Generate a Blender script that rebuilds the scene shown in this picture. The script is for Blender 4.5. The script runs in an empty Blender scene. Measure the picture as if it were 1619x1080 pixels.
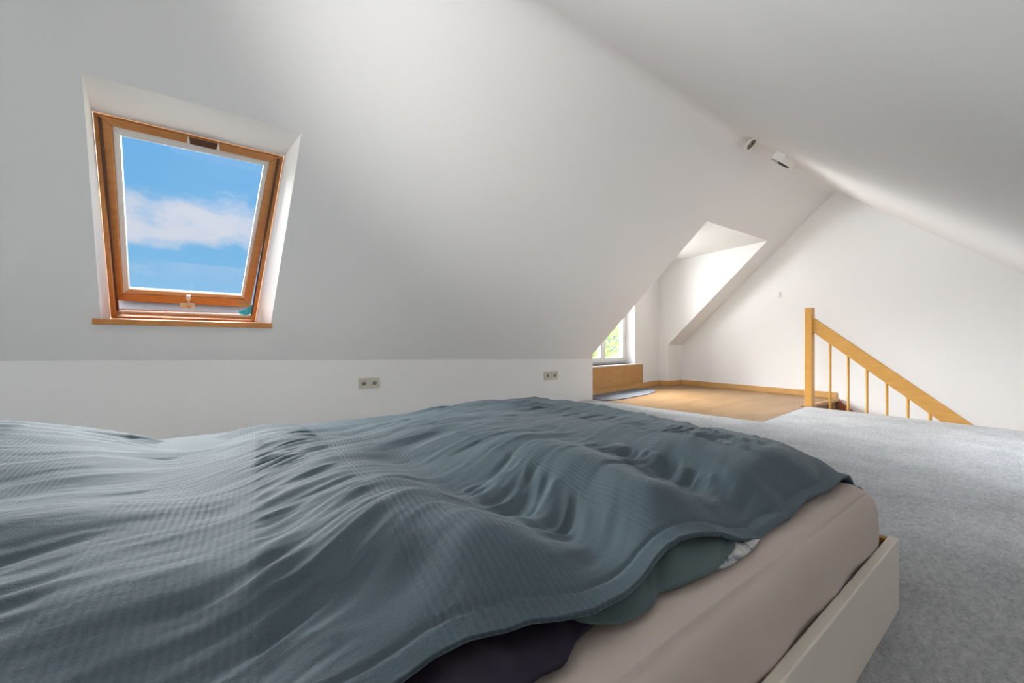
import bpy, bmesh, math, random
import numpy as np
from mathutils import Vector, Matrix
from mathutils.geometry import tessellate_polygon

# ------------------------------------------------------------------ camera, world, sun, exposure
FPX, CX, HY, EYE = 590.0, 810.0, 547.0, 0.70           # focal length in px of the 1619x1080 frame
ANG = math.atan2(906, 590)                             # heading: left of the ridge direction (+Y)
FW = Vector((-math.sin(ANG), math.cos(ANG), 0)); RT = Vector((math.cos(ANG), math.sin(ANG), 0))
scn = bpy.context.scene
COL = scn.collection
cam = bpy.data.cameras.new('camera'); camo = bpy.data.objects.new('camera', cam); COL.objects.link(camo)
cam.sensor_width = 36; cam.lens = FPX / 1619 * 36; cam.clip_start = .02
cam.shift_y = (HY - 540) / 1619; cam.shift_x = -(CX - 809.5) / 1619
camo.location = (0, 0, EYE); camo.rotation_euler = (math.pi / 2, 0, ANG)
scn.camera = camo
scn.view_settings.view_transform = 'Standard'; scn.view_settings.look = 'None'
scn.view_settings.gamma = 1; scn.view_settings.use_curve_mapping = False
scn.view_settings.exposure = 0.60

def world():
    w = bpy.data.worlds.new('sky'); scn.world = w; w.use_nodes = True
    nt = w.node_tree; nt.nodes.clear(); N = nt.nodes.new; L = nt.links.new
    out = N('ShaderNodeOutputWorld'); bg = N('ShaderNodeBackground')
    tc = N('ShaderNodeTexCoord'); sep = N('ShaderNodeSeparateXYZ'); L(tc.outputs['Generated'], sep.inputs[0])
    grad = N('ShaderNodeValToRGB'); L(sep.outputs['Z'], grad.inputs[0])
    e = grad.color_ramp.elements
    e[0].position = 0.0; e[0].color = (.30, .56, .80, 1); e[1].position = .6; e[1].color = (.12, .36, .74, 1)
    m = e = grad.color_ramp.elements.new(.22); m.color = (.17, .44, .74, 1)
    mp = N('ShaderNodeMapping'); mp.inputs['Scale'].default_value = (1, 1, 2.1); mp.inputs['Location'].default_value = (.33, .17, .05)
    L(tc.outputs['Generated'], mp.inputs[0])
    n1 = N('ShaderNodeTexNoise'); n1.inputs['Scale'].default_value = 5.2; n1.inputs['Detail'].default_value = 9; n1.inputs['Roughness'].default_value = .56
    L(mp.outputs[0], n1.inputs['Vector'])
    band = N('ShaderNodeValToRGB'); L(sep.outputs['Z'], band.inputs[0])
    be = band.color_ramp.elements; be[0].position = 0; be[0].color = (.55,)*3+(1,); be[1].position = 1; be[1].color = (.42,)*3+(1,)
    for p, v in ((.10, .60), (.14, .57), (.175, .44), (.215, .66), (.265, .70), (.30, .52), (.34, .36), (.6, .38)):
        k = be.new(p); k.color = (v, v, v, 1)
    ad = N('ShaderNodeMath'); ad.operation = 'ADD'; L(n1.outputs['Fac'], ad.inputs[0]); L(band.outputs['Color'], ad.inputs[1])
    cr = N('ShaderNodeMapRange'); cr.interpolation_type = 'SMOOTHSTEP'
    cr.inputs['From Min'].default_value = 1.06; cr.inputs['From Max'].default_value = 1.26; L(ad.outputs[0], cr.inputs['Value'])
    mx = N('ShaderNodeMix'); mx.data_type = 'RGBA'
    L(cr.outputs[0], mx.inputs['Factor']); L(grad.outputs['Color'], mx.inputs['A']); mx.inputs['B'].default_value = (.60, .64, .74, 1)
    L(mx.outputs['Result'], bg.inputs['Color']); bg.inputs['Strength'].default_value = .74
    L(bg.outputs[0], out.inputs[0])
world()
sun = bpy.data.lights.new('hazy_sun', 'SUN'); sun.energy = 25.0; sun.angle = math.radians(60); sun.color = (1, .985, .96)
suno = bpy.data.objects.new('hazy_sun', sun); COL.objects.link(suno)
suno.rotation_euler = Vector((.76, .22, -.58)).to_track_quat('-Z', 'Y').to_euler()
suno.location = (-9, -4, 6)

def window_fill(name, loc, aim, w, h, power, col=(.97, .985, 1)):        # added area light outside one window, to brighten the room
    l = bpy.data.lights.new(name, 'AREA'); l.shape = 'RECTANGLE'; l.size = w; l.size_y = h; l.energy = power; l.color = col
    o = bpy.data.objects.new(name, l); COL.objects.link(o); o.location = loc
    o.rotation_euler = Vector(aim).to_track_quat('-Z', 'Y').to_euler(); return o
window_fill('near_gable_fill', (-1.5, -5.04, 1.25), (0, 1, 0), 1.2, 1.2, 34)  # fill light behind an invented near gable window
window_fill('right_roof_fill', (.55, 3.9, .94), (-.672, 0, -.741), 1.5, .85, 17)  # fill light, its right slope window is invented as well
bl_ = bpy.data.lights.new('bounce_fill', 'SPOT'); bl_.energy = 145; bl_.spot_size = math.radians(96); bl_.spot_blend = 1; bl_.shadow_soft_size = .12; bl_.color = (1, .985, .96)
blo = bpy.data.objects.new('bounce_fill', bl_); COL.objects.link(blo)              # added fill spot with no lamp around it, turned up to the ridge
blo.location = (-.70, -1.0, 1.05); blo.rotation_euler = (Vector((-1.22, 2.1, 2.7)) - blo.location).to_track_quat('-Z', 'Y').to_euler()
window_fill('dormer_fill', (-4.75, 4.45, 1.55), (.86, .45, .16), 1.3, .8, 72)  # added area light, strengthens what comes through the dormer window

# ------------------------------------------------------------------ pixel helpers
CAMP = Vector((0, 0, EYE))
def ray(x, y): return FW + RT * ((x - CX) / FPX) + Vector((0, 0, -(y - HY) / FPX))
def hit(x, y, n, p0):
    r = ray(x, y); n = Vector(n); return CAMP + r * ((Vector(p0) - CAMP).dot(n) / r.dot(n))
def at_z(x, y, z=0.0): return hit(x, y, (0, 0, 1), (0, 0, z))
RX, RZ, TL, TF, TR = -1.816, 2.76, 1.33, .923, .907    # ridge position, roof pitches (left near, left at the gable, right)
HL = math.hypot(1, TL)
DL = Vector((-1, 0, -TL)) / HL                         # down the left slope
NL = Vector((-TL, 0, 1)) / HL                          # outward normal of the left slope
def slope_pt(y, s, off=0.0): return Vector((RX, y, RZ)) + DL * s + NL * off
def zl(x): return RZ + TL * (x - RX)
def zf(x): return RZ + TF * (x - RX)
def zr(x): return RZ - TR * (x - RX)
GY, BY, KR = 6.32, -4.9, .85                           # far gable, near gable, right knee wall

# ------------------------------------------------------------------ materials
MATS = {}
def mat(name, col, rough=.6, spec=.3, metal=0.0, build=None):
    if name in MATS: return MATS[name]
    m = bpy.data.materials.new(name); m.use_nodes = True
    nt = m.node_tree; b = nt.nodes['Principled BSDF']
    b.inputs['Base Color'].default_value = (*col, 1); b.inputs['Roughness'].default_value = rough
    b.inputs['Specular IOR Level'].default_value = spec; b.inputs['Metallic'].default_value = metal
    if build: build(nt, b)
    MATS[name] = m; return m
def coord(nt, scale=(1, 1, 1), rot=(0, 0, 0)):
    tc = nt.nodes.new('ShaderNodeTexCoord'); mp = nt.nodes.new('ShaderNodeMapping')
    mp.inputs['Scale'].default_value = scale; mp.inputs['Rotation'].default_value = rot
    nt.links.new(tc.outputs['Object'], mp.inputs[0]); return mp.outputs[0]
def noise(nt, vec, scale, detail=4, rough=.5):
    n = nt.nodes.new('ShaderNodeTexNoise'); n.inputs['Scale'].default_value = scale
    n.inputs['Detail'].default_value = detail; n.inputs['Roughness'].default_value = rough
    nt.links.new(vec, n.inputs['Vector']); return n.outputs['Fac']
def ramp(nt, fac, stops):
    r = nt.nodes.new('ShaderNodeValToRGB'); e = r.color_ramp.elements
    e[0].position, e[0].color = stops[0][0], (*stops[0][1], 1); e[1].position, e[1].color = stops[-1][0], (*stops[-1][1], 1)
    for p, c in stops[1:-1]: k = e.new(p); k.color = (*c, 1)
    nt.links.new(fac, r.inputs[0]); return r.outputs['Color']
def bump(nt, b, h, strength=.2, dist=.01):
    n = nt.nodes.new('ShaderNodeBump'); n.inputs['Strength'].default_value = strength; n.inputs['Distance'].default_value = dist
    nt.links.new(h, n.inputs['Height']); nt.links.new(n.outputs[0], b.inputs['Normal']); return n
def math_node(nt, op, a, c=None):
    n = nt.nodes.new('ShaderNodeMath'); n.operation = op
    for i, v in enumerate((a, c)):
        if v is None: continue
        if isinstance(v, (int, float)): n.inputs[i].default_value = v
        else: nt.links.new(v, n.inputs[i])
    return n.outputs[0]

def m_paint(nt, b):
    v = coord(nt); bump(nt, b, noise(nt, v, 55, 3), .06, .004)
paint = mat('white_paint', (.83, .825, .82), .85, .15, 0, m_paint)
reveal_paint = mat('white_reveal_paint', (.86, .85, .84), .8, .15, 0, m_paint)
def wood(name, c0, c1, scale=(1, 1, 1), rough=.4):
    def bd(nt, b):
        v = coord(nt, scale); n = noise(nt, v, 9, 6, .6)
        nt.links.new(ramp(nt, n, [(.3, c0), (.7, c1)]), b.inputs['Base Color']); bump(nt, b, n, .08, .003)
    return mat(name, c1, rough, .4, 0, bd)
pine = wood('pine_window_wood', (.50, .20, .055), (.64, .29, .095), (6, 1, 1))
pine_pale = wood('pale_pine_wood', (.62, .34, .17), (.74, .45, .26), (6, 1, 1))
beech = wood('beech_rail_wood', (.52, .265, .06), (.60, .325, .085), (1, 1, 6), .38)
oak_panel = wood('oak_panel_wood', (.40, .20, .06), (.56, .30, .10), (1, 1, 8), .4)
skirt_wood = wood('oak_skirting_wood', (.50, .27, .09), (.62, .36, .14), (1, 1, 8), .4)
redwood = wood('red_brown_stair_wood', (.30, .11, .05), (.42, .17, .08), (1, 4, 1), .4)
raw_wood = wood('raw_board_wood', (.32, .16, .05), (.45, .25, .09), (1, 6, 1), .6)
def m_parquet(nt, b):
    tc = nt.nodes.new('ShaderNodeTexCoord')
    mp = nt.nodes.new('ShaderNodeMapping'); mp.inputs['Rotation'].default_value = (0, 0, math.radians(90)); nt.links.new(tc.outputs['Object'], mp.inputs[0])
    br = nt.nodes.new('ShaderNodeTexBrick'); nt.links.new(mp.outputs[0], br.inputs['Vector'])
    br.inputs['Scale'].default_value = 1; br.inputs['Brick Width'].default_value = .42; br.inputs['Row Height'].default_value = .07
    br.inputs['Mortar Size'].default_value = .0012; br.inputs['Bias'].default_value = 0
    br.inputs['Color1'].default_value = (.25, .145, .062, 1); br.inputs['Color2'].default_value = (.32, .195, .09, 1); br.inputs['Mortar'].default_value = (.21, .12, .05, 1)
    n = noise(nt, coord(nt, (9, 1, 1)), 6, 5)
    mx = nt.nodes.new('ShaderNodeMix'); mx.data_type = 'RGBA'; mx.blend_type = 'MULTIPLY'; mx.inputs['Factor'].default_value = .5
    nt.links.new(br.outputs['Color'], mx.inputs['A']); nt.links.new(ramp(nt, n, [(.3, (.72, .68, .62)), (.7, (1, 1, 1))]), mx.inputs['B'])
    nt.links.new(mx.outputs['Result'], b.inputs['Base Color'])
parquet = mat('oak_parquet', (.6, .35, .15), .38, .4, 0, m_parquet)
def m_carpet(nt, b):
    v = coord(nt); v2 = coord(nt, (2.6, 1, 1), (0, 0, .5))
    a = noise(nt, v2, 34, 5, .7); c = noise(nt, v, 3.0, 3, .6); d = noise(nt, v, 160, 2, .8)
    s = math_node(nt, 'ADD', math_node(nt, 'MULTIPLY', a, .55), math_node(nt, 'ADD', math_node(nt, 'MULTIPLY', c, .3), math_node(nt, 'MULTIPLY', d, .35)))
    nt.links.new(ramp(nt, s, [(.44, (.25, .26, .275)), (.60, (.42, .435, .45)), (.76, (.58, .595, .61))]), b.inputs['Base Color'])
    bump(nt, b, math_node(nt, 'ADD', a, d), .55, .012)
    b.inputs['Sheen Weight'].default_value = .2
carpet_m = mat('grey_mottled_carpet', (.45, .46, .47), .95, .1, 0, m_carpet)
mat_m = mat('blue_grey_loop_pile', (.17, .185, .21), .95, .1, 0, lambda nt, b: (bump(nt, b, noise(nt, coord(nt), 120, 3, .7), .5, .008)))
edge_m = mat('carpet_edge_binding', (.22, .21, .22), .9, .1)
def m_duvet(nt, b):
    tc = nt.nodes.new('ShaderNodeTexCoord'); sep = nt.nodes.new('ShaderNodeSeparateXYZ'); nt.links.new(tc.outputs['UV'], sep.inputs[0])
    y = sep.outputs['Y']; x = sep.outputs['X']
    # seersucker bands: ribs running across the bed, in groups repeating along its length
    per = math_node(nt, 'FRACT', math_node(nt, 'ADD', math_node(nt, 'MULTIPLY', y, 1 / .36), .79 + 10))
    band = nt.nodes.new('ShaderNodeMapRange'); band.interpolation_type = 'SMOOTHSTEP'
    nt.links.new(math_node(nt, 'ABSOLUTE', math_node(nt, 'SUBTRACT', per, .5)), band.inputs['Value'])
    band.inputs['From Min'].default_value = .27; band.inputs['From Max'].default_value = .30
    band.inputs['To Min'].default_value = 1; band.inputs['To Max'].default_value = 0
    ribs = math_node(nt, 'SINE', math_node(nt, 'MULTIPLY', y, 2 * math.pi / .0095))
    pk = noise(nt, coord(nt, (40, 110, 1)), 1.6, 2, .5)
    rb = math_node(nt, 'MULTIPLY', math_node(nt, 'MULTIPLY', ribs, pk), band.outputs[0])
    fine = noise(nt, coord(nt, (1, 1, 1)), 420, 2, .6)
    med = noise(nt, coord(nt, (3.2, 1, 1)), 26, 4, .6)
    h = math_node(nt, 'ADD', math_node(nt, 'MULTIPLY', rb, .30), math_node(nt, 'ADD', math_node(nt, 'MULTIPLY', fine, .35), math_node(nt, 'MULTIPLY', med, .8)))
    bump(nt, b, h, .6, .0035)
    c = math_node(nt, 'ADD', math_node(nt, 'MULTIPLY', rb, .07), math_node(nt, 'ADD', math_node(nt, 'MULTIPLY', fine, .3), .35))
    nt.links.new(ramp(nt, c, [(.35, (.050, .078, .098)), (.65, (.094, .134, .160))]), b.inputs['Base Color'])
    b.inputs['Sheen Weight'].default_value = .25; b.inputs['Sheen Roughness'].default_value = .22; b.inputs['Sheen Tint'].default_value = (.85, .95, 1, 1)
duvet_m = mat('teal_grey_seersucker', (.2, .29, .32), .75, .3, 0, m_duvet)
def m_back(nt, b):
    bump(nt, b, noise(nt, coord(nt), 300, 2), .2, .002); b.inputs['Sheen Weight'].default_value = .2
back_m = mat('green_teal_cotton', (.085, .125, .13), .8, .2, 0, m_back)
def m_lining(nt, b):
    n = noise(nt, coord(nt), 38, 4, .6)
    nt.links.new(ramp(nt, n, [(.38, (.16, .18, .22)), (.50, (.50, .50, .51)), (.62, (.62, .61, .60))]), b.inputs['Base Color'])
lining_m = mat('grey_white_print', (.5, .5, .5), .8, .2, 0, m_lining)
def m_dark(nt, b):
    n = noise(nt, coord(nt), 9, 3); nt.links.new(ramp(nt, n, [(.3, (.022, .018, .032)), (.7, (.042, .034, .050))]), b.inputs['Base Color']); bump(nt, b, noise(nt, coord(nt), 200, 2), .2, .002)
dark_m = mat('dark_plum_cotton', (.03, .027, .04), .8, .15, 0, m_dark)
def m_sheet(nt, b):
    n = noise(nt, coord(nt), 5, 4); bump(nt, b, n, .22, .02)
sheet_m = mat('taupe_jersey_sheet', (.60, .51, .455), .9, .1, 0, m_sheet)
frame_m = mat('ivory_lacquer', (.76, .70, .61), .45, .4, 0, lambda nt, b: bump(nt, b, noise(nt, coord(nt), 6, 2), .03, .01))
white_pl = mat('white_plastic', (.82, .81, .78), .35, .5, 0, lambda nt, b: bump(nt, b, noise(nt, coord(nt), 80, 2), .02, .001))
cream_pl = mat('ivory_plastic', (.74, .71, .64), .4, .5, 0, lambda nt, b: bump(nt, b, noise(nt, coord(nt), 80, 2), .02, .001))
dark_pl = mat('dark_plastic', (.03, .028, .025), .5, .4, 0, lambda nt, b: bump(nt, b, noise(nt, coord(nt), 80, 2), .02, .001))
steel = mat('brushed_steel', (.62, .60, .56), .35, .5, .9, lambda nt, b: bump(nt, b, noise(nt, coord(nt), 90, 2), .04, .001))
alu = mat('grey_aluminium', (.07, .08, .11), .5, .4, .1, lambda nt, b: bump(nt, b, noise(nt, coord(nt), 60, 2), .04, .001))
brown_gap = mat('dark_gap_brown', (.12, .055, .03), .6, .3, 0, lambda nt, b: bump(nt, b, noise(nt, coord(nt), 60, 2), .04, .001))  # carries the shade of the frame gaps as colour; vent flap shares it
blue_m = mat('bright_blue_film', (.03, .55, .85), .4, .4, 0, lambda nt, b: bump(nt, b, noise(nt, coord(nt), 40, 2), .3, .004))
upvc = mat('white_window_lacquer', (.84, .84, .83), .4, .4, 0, lambda nt, b: bump(nt, b, noise(nt, coord(nt), 60, 2), .02, .001))
leaf_m = mat('yellow_green_leaves', (.42, .52, .16), .7, .2, 0, lambda nt, b: (nt.links.new(ramp(nt, noise(nt, coord(nt), 8, 4), [(.3, (.42, .50, .20)), (.7, (.72, .76, .42))]), b.inputs['Base Color'])))
bark_m = mat('brown_bark', (.12, .08, .05), .9, .1, 0, lambda nt, b: bump(nt, b, noise(nt, coord(nt), 20, 4), .4, .02))
def glass():
    m = bpy.data.materials.new('window_glass'); m.use_nodes = True; nt = m.node_tree; nt.nodes.clear(); N = nt.nodes.new
    o = N('ShaderNodeOutputMaterial'); t = N('ShaderNodeBsdfTransparent'); t.inputs[0].default_value = (.97, .98, .98, 1)
    g = N('ShaderNodeBsdfGlossy'); g.inputs['Roughness'].default_value = .02; mx = N('ShaderNodeMixShader'); mx.inputs[0].default_value = .05
    nt.links.new(t.outputs[0], mx.inputs[1]); nt.links.new(g.outputs[0], mx.inputs[2]); nt.links.new(mx.outputs[0], o.inputs[0]); return m
glass_m = glass()

# ------------------------------------------------------------------ mesh helpers
def tag(o, label=None, cat=None, group=None, kind=None):
    if label: o['label'] = label
    if cat: o['category'] = cat
    if group: o['group'] = group
    if kind: o['kind'] = kind
    return o
def obj(name, verts, faces, m, parent=None, smooth=False, bevel=0, origin=None):
    me = bpy.data.meshes.new(name); me.from_pydata([tuple(v) for v in verts], [], faces); me.update()
    o = bpy.data.objects.new(name, me); COL.objects.link(o)
    if m: me.materials.append(m)
    if smooth:
        for p in me.polygons: p.use_smooth = True
    if bevel:
        md = o.modifiers.new('bevel', 'BEVEL'); md.width = bevel; md.segments = 2; md.limit_method = 'ANGLE'
    if parent: o.parent = parent; o.matrix_parent_inverse = parent.matrix_world.inverted()
    return o
def empty(name, loc):
    o = bpy.data.objects.new(name, None); COL.objects.link(o); o.location = loc; o.empty_display_size = .1
    o.matrix_world = Matrix.Translation(loc); return o
BOXF = [(0, 3, 2, 1), (4, 5, 6, 7), (0, 1, 5, 4), (1, 2, 6, 5), (2, 3, 7, 6), (3, 0, 4, 7)]
def box(name, lo, hi, m, parent=None, bevel=0):
    a, b = lo, hi
    v = [(a[0], a[1], a[2]), (b[0], a[1], a[2]), (b[0], b[1], a[2]), (a[0], b[1], a[2]), (a[0], a[1], b[2]), (b[0], a[1], b[2]), (b[0], b[1], b[2]), (a[0], b[1], b[2])]
    return obj(name, v, BOXF, m, parent, bevel=bevel)
def hexa(name, q0, q1, m, parent=None, bevel=0):
    """solid between two quads"""
    return obj(name, list(q0) + list(q1), BOXF, m, parent, bevel=bevel)
def prism(name, poly, z0, z1, m, parent=None, bevel=0):
    n = len(poly); v = [(p[0], p[1], z0) for p in poly] + [(p[0], p[1], z1) for p in poly]
    f = [tuple(range(n))[::-1], tuple(range(n, 2 * n))] + [(i, (i + 1) % n, n + (i + 1) % n, n + i) for i in range(n)]
    return obj(name, v, f, m, parent, bevel=bevel)
def holed(name, outline, holes, to3d, m, parent=None):
    polys = [[Vector((a, b, 0)) for a, b in outline]] + [[Vector((a, b, 0)) for a, b in h] for h in holes]
    tris = tessellate_polygon(polys); flat = [p for q in polys for p in q]
    return obj(name, [to3d(p.x, p.y) for p in flat], [tuple(t) for t in tris], m, parent)
def tube(name, pts, r, m, parent=None, n=12, cap=True):
    pts = [Vector(p) for p in pts]; rs = r if isinstance(r, (list, tuple)) else [r] * len(pts)
    v = []; f = []; 
    for i, p in enumerate(pts):
        d = (pts[min(i + 1, len(pts) - 1)] - pts[max(i - 1, 0)]).normalized()
        a = d.orthogonal().normalized() if i == 0 else (a - d * a.dot(d)).normalized()
        b = d.cross(a)
        for k in range(n):
            t = 2 * math.pi * k / n; v.append(p + (a * math.cos(t) + b * math.sin(t)) * rs[i])
    for i in range(len(pts) - 1):
        for k in range(n): f.append((i * n + k, i * n + (k + 1) % n, (i + 1) * n + (k + 1) % n, (i + 1) * n + k))
    if cap: f.append(tuple(range(n))[::-1]); f.append(tuple(range((len(pts) - 1) * n, len(pts) * n)))
    return obj(name, v, f, m, parent, smooth=True)
def ring(name, c, axis, r0, r1, h, m, parent=None, n=28):
    """flat annular ring with height h along axis"""
    axis = Vector(axis).normalized(); a = axis.orthogonal().normalized(); b = axis.cross(a); c = Vector(c); v = []; f = []
    for k in range(n):
        t = 2 * math.pi * k / n; d = a * math.cos(t) + b * math.sin(t)
        v += [c + d * r0, c + d * r1, c + d * r1 + axis * h, c + d * r0 + axis * h]
    for k in range(n):
        q = 4 * k; w = 4 * ((k + 1) % n)
        for i in range(4): f.append((q + i, q + (i + 1) % 4, w + (i + 1) % 4, w + i))
    return obj(name, v, f, m, parent)

# ------------------------------------------------------------------ room shell
def m_lawn(nt, b):
    nt.links.new(ramp(nt, noise(nt, coord(nt), .6, 5), [(.3, (.40, .42, .36)), (.7, (.52, .53, .47))]), b.inputs['Base Color'])
lawn_m = mat('pale_meadow', (.42, .46, .3), .9, .1, 0, m_lawn)
g_ = obj('ground', [(-400, -300, -6.2), (60, -300, -6.2), (60, 300, -6.2), (-400, 300, -6.2)], [(0, 1, 2, 3)], lawn_m); g_['kind'] = 'structure'
def struct(o): o['kind'] = 'structure'; return o
DY0, DY1 = 4.28, 5.885                                  # dormer sides
DA, DB = slope_pt(4.114, .829), slope_pt(3.471, 2.709)   # left edge of the dormer opening
DC, DD = Vector((-2.446, 5.877, zf(-2.446))), Vector((-4.02, 5.90, zf(-4.02)))     # right edge
SKY = dict(TL=(-.703, 1.05), TR=(.155, 1.05), BR=(.009, 2.378), BL=(-.852, 2.378))   # skylight opening in (y, s)
rt_ = lambda y: .03 + (GY - y) * .045                       # the plaster rounds off the ridge, more so away from the gable
out = [(BY, 2.612), (-1.307, 2.687), (3.518, 2.788), (3.471, 2.709), (4.114, .829), (4.114, rt_(4.114)), (BY, rt_(BY))]
struct(holed('ceiling', out, [[SKY['TL'], SKY['TR'], SKY['BR'], SKY['BL']]], lambda y, s: slope_pt(y, s), paint))
def ridge_left(y):
    if y <= DA.y: return slope_pt(y, rt_(y))
    t = min(1, (y - DA.y) / (DC.y - DA.y)); p = DA.lerp(DC, t); r = Vector((RX, p.y, RZ)); q = r + (p - r).normalized() * rt_(p.y)
    q.y = y; return q
def ridge_right(y): x = RX + rt_(y) / math.hypot(1, TR); return Vector((x, y, RZ - TR * (x - RX)))
v = []; ys_ = [BY, -2, 0, 1, 2, 3, DA.y] + [DA.y + (DC.y - DA.y) * i / 8 for i in range(1, 9)] + [GY]; m_ = 12
for y in ys_:
    a_, b_, c_ = ridge_left(y), Vector((RX, y, RZ)), ridge_right(y)
    for i in range(m_ + 1):
        t = i / m_; v.append(a_ * (1 - t) ** 2 + b_ * (2 * t * (1 - t)) + c_ * t * t)
struct(obj('ceiling_ridge', v, [(j * (m_ + 1) + i, j * (m_ + 1) + i + 1, (j + 1) * (m_ + 1) + i + 1, (j + 1) * (m_ + 1) + i) for j in range(len(ys_) - 1) for i in range(m_)], paint, smooth=True))
# strip above the dormer: the pitch eases from the steep near part to the gable
v = []; n = 24
for i in range(n + 1):
    t = i / n; lo_ = DA.lerp(DC, t); yy = DA.y + (DC.y - DA.y) * t; hi_ = ridge_left(yy); v += [lo_, hi_]
struct(obj('ceiling_above_dormer', v, [(2 * i, 2 * i + 1, 2 * i + 3, 2 * i + 2) for i in range(n)], paint, smooth=True))
struct(obj('ceiling_far', [ridge_left(DC.y), DC, DD, (-4.02, GY, zf(-4.02)), ridge_left(GY)], [tuple(range(5))], paint))
RW = [(3.15, .10), (4.65, .10), (4.65, .72), (3.15, .72)]      # added window hole in the right slope for fill light, (y, x)
struct(holed('ceiling_right', [(BY, ridge_right(BY).x), (GY, ridge_right(GY).x), (GY, KR), (BY, KR)], [RW], lambda y, x: Vector((x, y, zr(x))), paint))
zb = -2.6
struct(obj('wall_far', [(-4.02, GY, 0), (RX, GY, 0), (RX, GY, zb), (KR, GY, zb), (KR, GY, zr(KR)), (RX, GY, RZ), (-4.02, GY, zf(-4.02))], [tuple(range(7))], paint))
NW = [(-2.1, .65), (-.9, .65), (-.9, 1.85), (-2.1, 1.85)]  # added window hole in the near gable for fill light
struct(holed('wall_near', [(-3.385, 0), (KR, 0), (KR, zr(KR)), (RX, RZ), (-3.385, zl(-3.385))], [NW], lambda x, z: Vector((x, BY, z)), paint))
struct(obj('wall_right', [(KR, BY, 0), (KR, 5.14, 0), (KR, 5.14, zb), (KR, GY, zb), (KR, GY, zr(KR)), (KR, BY, zr(KR))], [tuple(range(6))], paint))
# left knee wall
K = [slope_pt(BY, 2.612), slope_pt(-1.307, 2.687), slope_pt(3.518, 2.788)]
PB = Vector((-3.76, 3.56, 0)); FC = Vector((-4.2, DY1, 0)); KE = K[2].copy(); KE.z = 0
v = [(p.x, p.y, 0) for p in K] + K
struct(obj('wall_left', v, [(0, 1, 4, 3), (1, 2, 5, 4)], paint))
struct(obj('wall_left_far', [(-4.02, DY1 + .012, 0), (-4.02, GY, 0), (-4.02, GY, zf(-4.02)), (-4.02, DY1 + .012, zf(-4.02))], [(0, 1, 2, 3)], paint))
# dormer: front wall with window opening, cheeks, ceiling
DZ = 2.1785
fd = (FC - PB); FLEN = fd.length; fd.normalize(); FN = Vector((-fd.y, fd.x, 0))
if FN.x > 0: FN = -FN                                   # outward
def fpix(x, y, off=0): return hit(x, y, FN, PB + FN * off)
def fu(p): return (p - PB).dot(fd)
wr = fu(fpix(1003.7, 560)); wl = .10
wz0 = fpix(1008, 574.2).z; wz1 = 2.0
struct(holed('wall_dormer_front', [(0, 0), (FLEN, 0), (FLEN, DZ), (0, DZ)], [[(wl, wz0), (wr, wz0), (wr, wz1), (wl, wz1)]], lambda u, z: PB + fd * u + Vector((0, 0, z)), paint))
struct(obj('wall_dormer_right', [(-4.2, DY1, 0), (-4.02, DY1 + .012, 0), (-4.02, DY1 + .012, zf(-4.02)), (-2.446, DY1 - .008, DZ), (-4.2, DY1, DZ)], [tuple(range(5))], paint))
fx = lambda y: PB.x + fd.x / fd.y * (y - PB.y)
B1 = Vector((fx(3.60), 3.60, DB.z)); A1_ = Vector((fx(4.114), 4.114, DA.z))
struct(obj('wall_dormer_left', [KE, K[2], DB, DA, A1_, B1, (fx(3.60), 3.60, 0)], [(0, 1, 2, 5, 6), (2, 3, 4, 5)], paint))
struct(obj('ceiling_dormer', [A1_, DA, (-2.446, DY1, DZ), (-4.2, DY1, DZ)], [(0, 1, 2, 3)], paint))
# dormer window reveal
RD = .20
rq = [(wl, wz0), (wr, wz0), (wr, wz1), (wl, wz1)]
v = [PB + fd * u + Vector((0, 0, z)) for u, z in rq] + [PB + fd * u + Vector((0, 0, z)) + FN * RD for u, z in rq]
struct(obj('trim_1', v, [(i, (i + 1) % 4, 4 + (i + 1) % 4, 4 + i) for i in range(4)], reveal_paint))
# skylight reveal (flat soffit, splayed sides) out to the frame plane
FO = .25
FRM = dict(TL=(-.760, 1.262), TR=(.078, 1.262), BR=(-.094, 2.535), BL=(-.885, 2.535))
q0 = [slope_pt(*SKY[k]) for k in ('TL', 'TR', 'BR', 'BL')]; q1 = [slope_pt(*FRM[k], FO) for k in ('TL', 'TR', 'BR', 'BL')]
struct(obj('trim_2', q0 + q1, [(i, (i + 1) % 4, 4 + (i + 1) % 4, 4 + i) for i in range(4)], reveal_paint))
# floor with stairwell opening
fl = [(-4.4, BY), (KR, BY), (KR, 5.14), (-1.80, 5.14), (-1.80, GY), (-4.4, GY)]
struct(prism('floor', fl, -.22, 0, parquet))
struct(obj('wall_stair_side', [(-1.8, 5.145, -.22), (KR, 5.145, -.22), (KR, 5.145, zb), (-1.8, 5.145, zb)], [(0, 1, 2, 3)], paint))
struct(obj('wall_stair_back', [(-1.8, 5.145, -.22), (-1.8, GY, -.22), (-1.8, GY, zb), (-1.8, 5.145, zb)], [(0, 1, 2, 3)], paint))
struct(obj('floor_lower', [(-1.8, 5.14, zb), (KR, 5.14, zb), (KR, GY, zb), (-1.8, GY, zb)], [(0, 1, 2, 3)], parquet))
# skirting boards
BH = .082
def skirting(name, a, b, inward, m=skirt_wood, th=.016, h=BH):
    a, b, i = Vector(a), Vector(b), Vector(inward).normalized() * th; up = Vector((0, 0, h))
    return struct(hexa(name, [a, b, b + i, a + i], [a + up, b + up, b + i * .7 + up, a + i * .7 + up], m, bevel=.003))
skirting('baseboard_far', (-4.004, GY, 0), (-1.80, GY, 0), (0, -1, 0))
skirting('baseboard_left', (-4.02, DY1 + .012, 0), (-4.02, GY - .016, 0), (1, 0, 0))
skirting('baseboard_dormer_right', (-4.19, DY1, 0), (-4.004, DY1 + .012, 0), (0, -1, 0))
skirting('baseboard_dormer_front', PB + fd * .05, FC - fd * .016, -FN)

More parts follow.
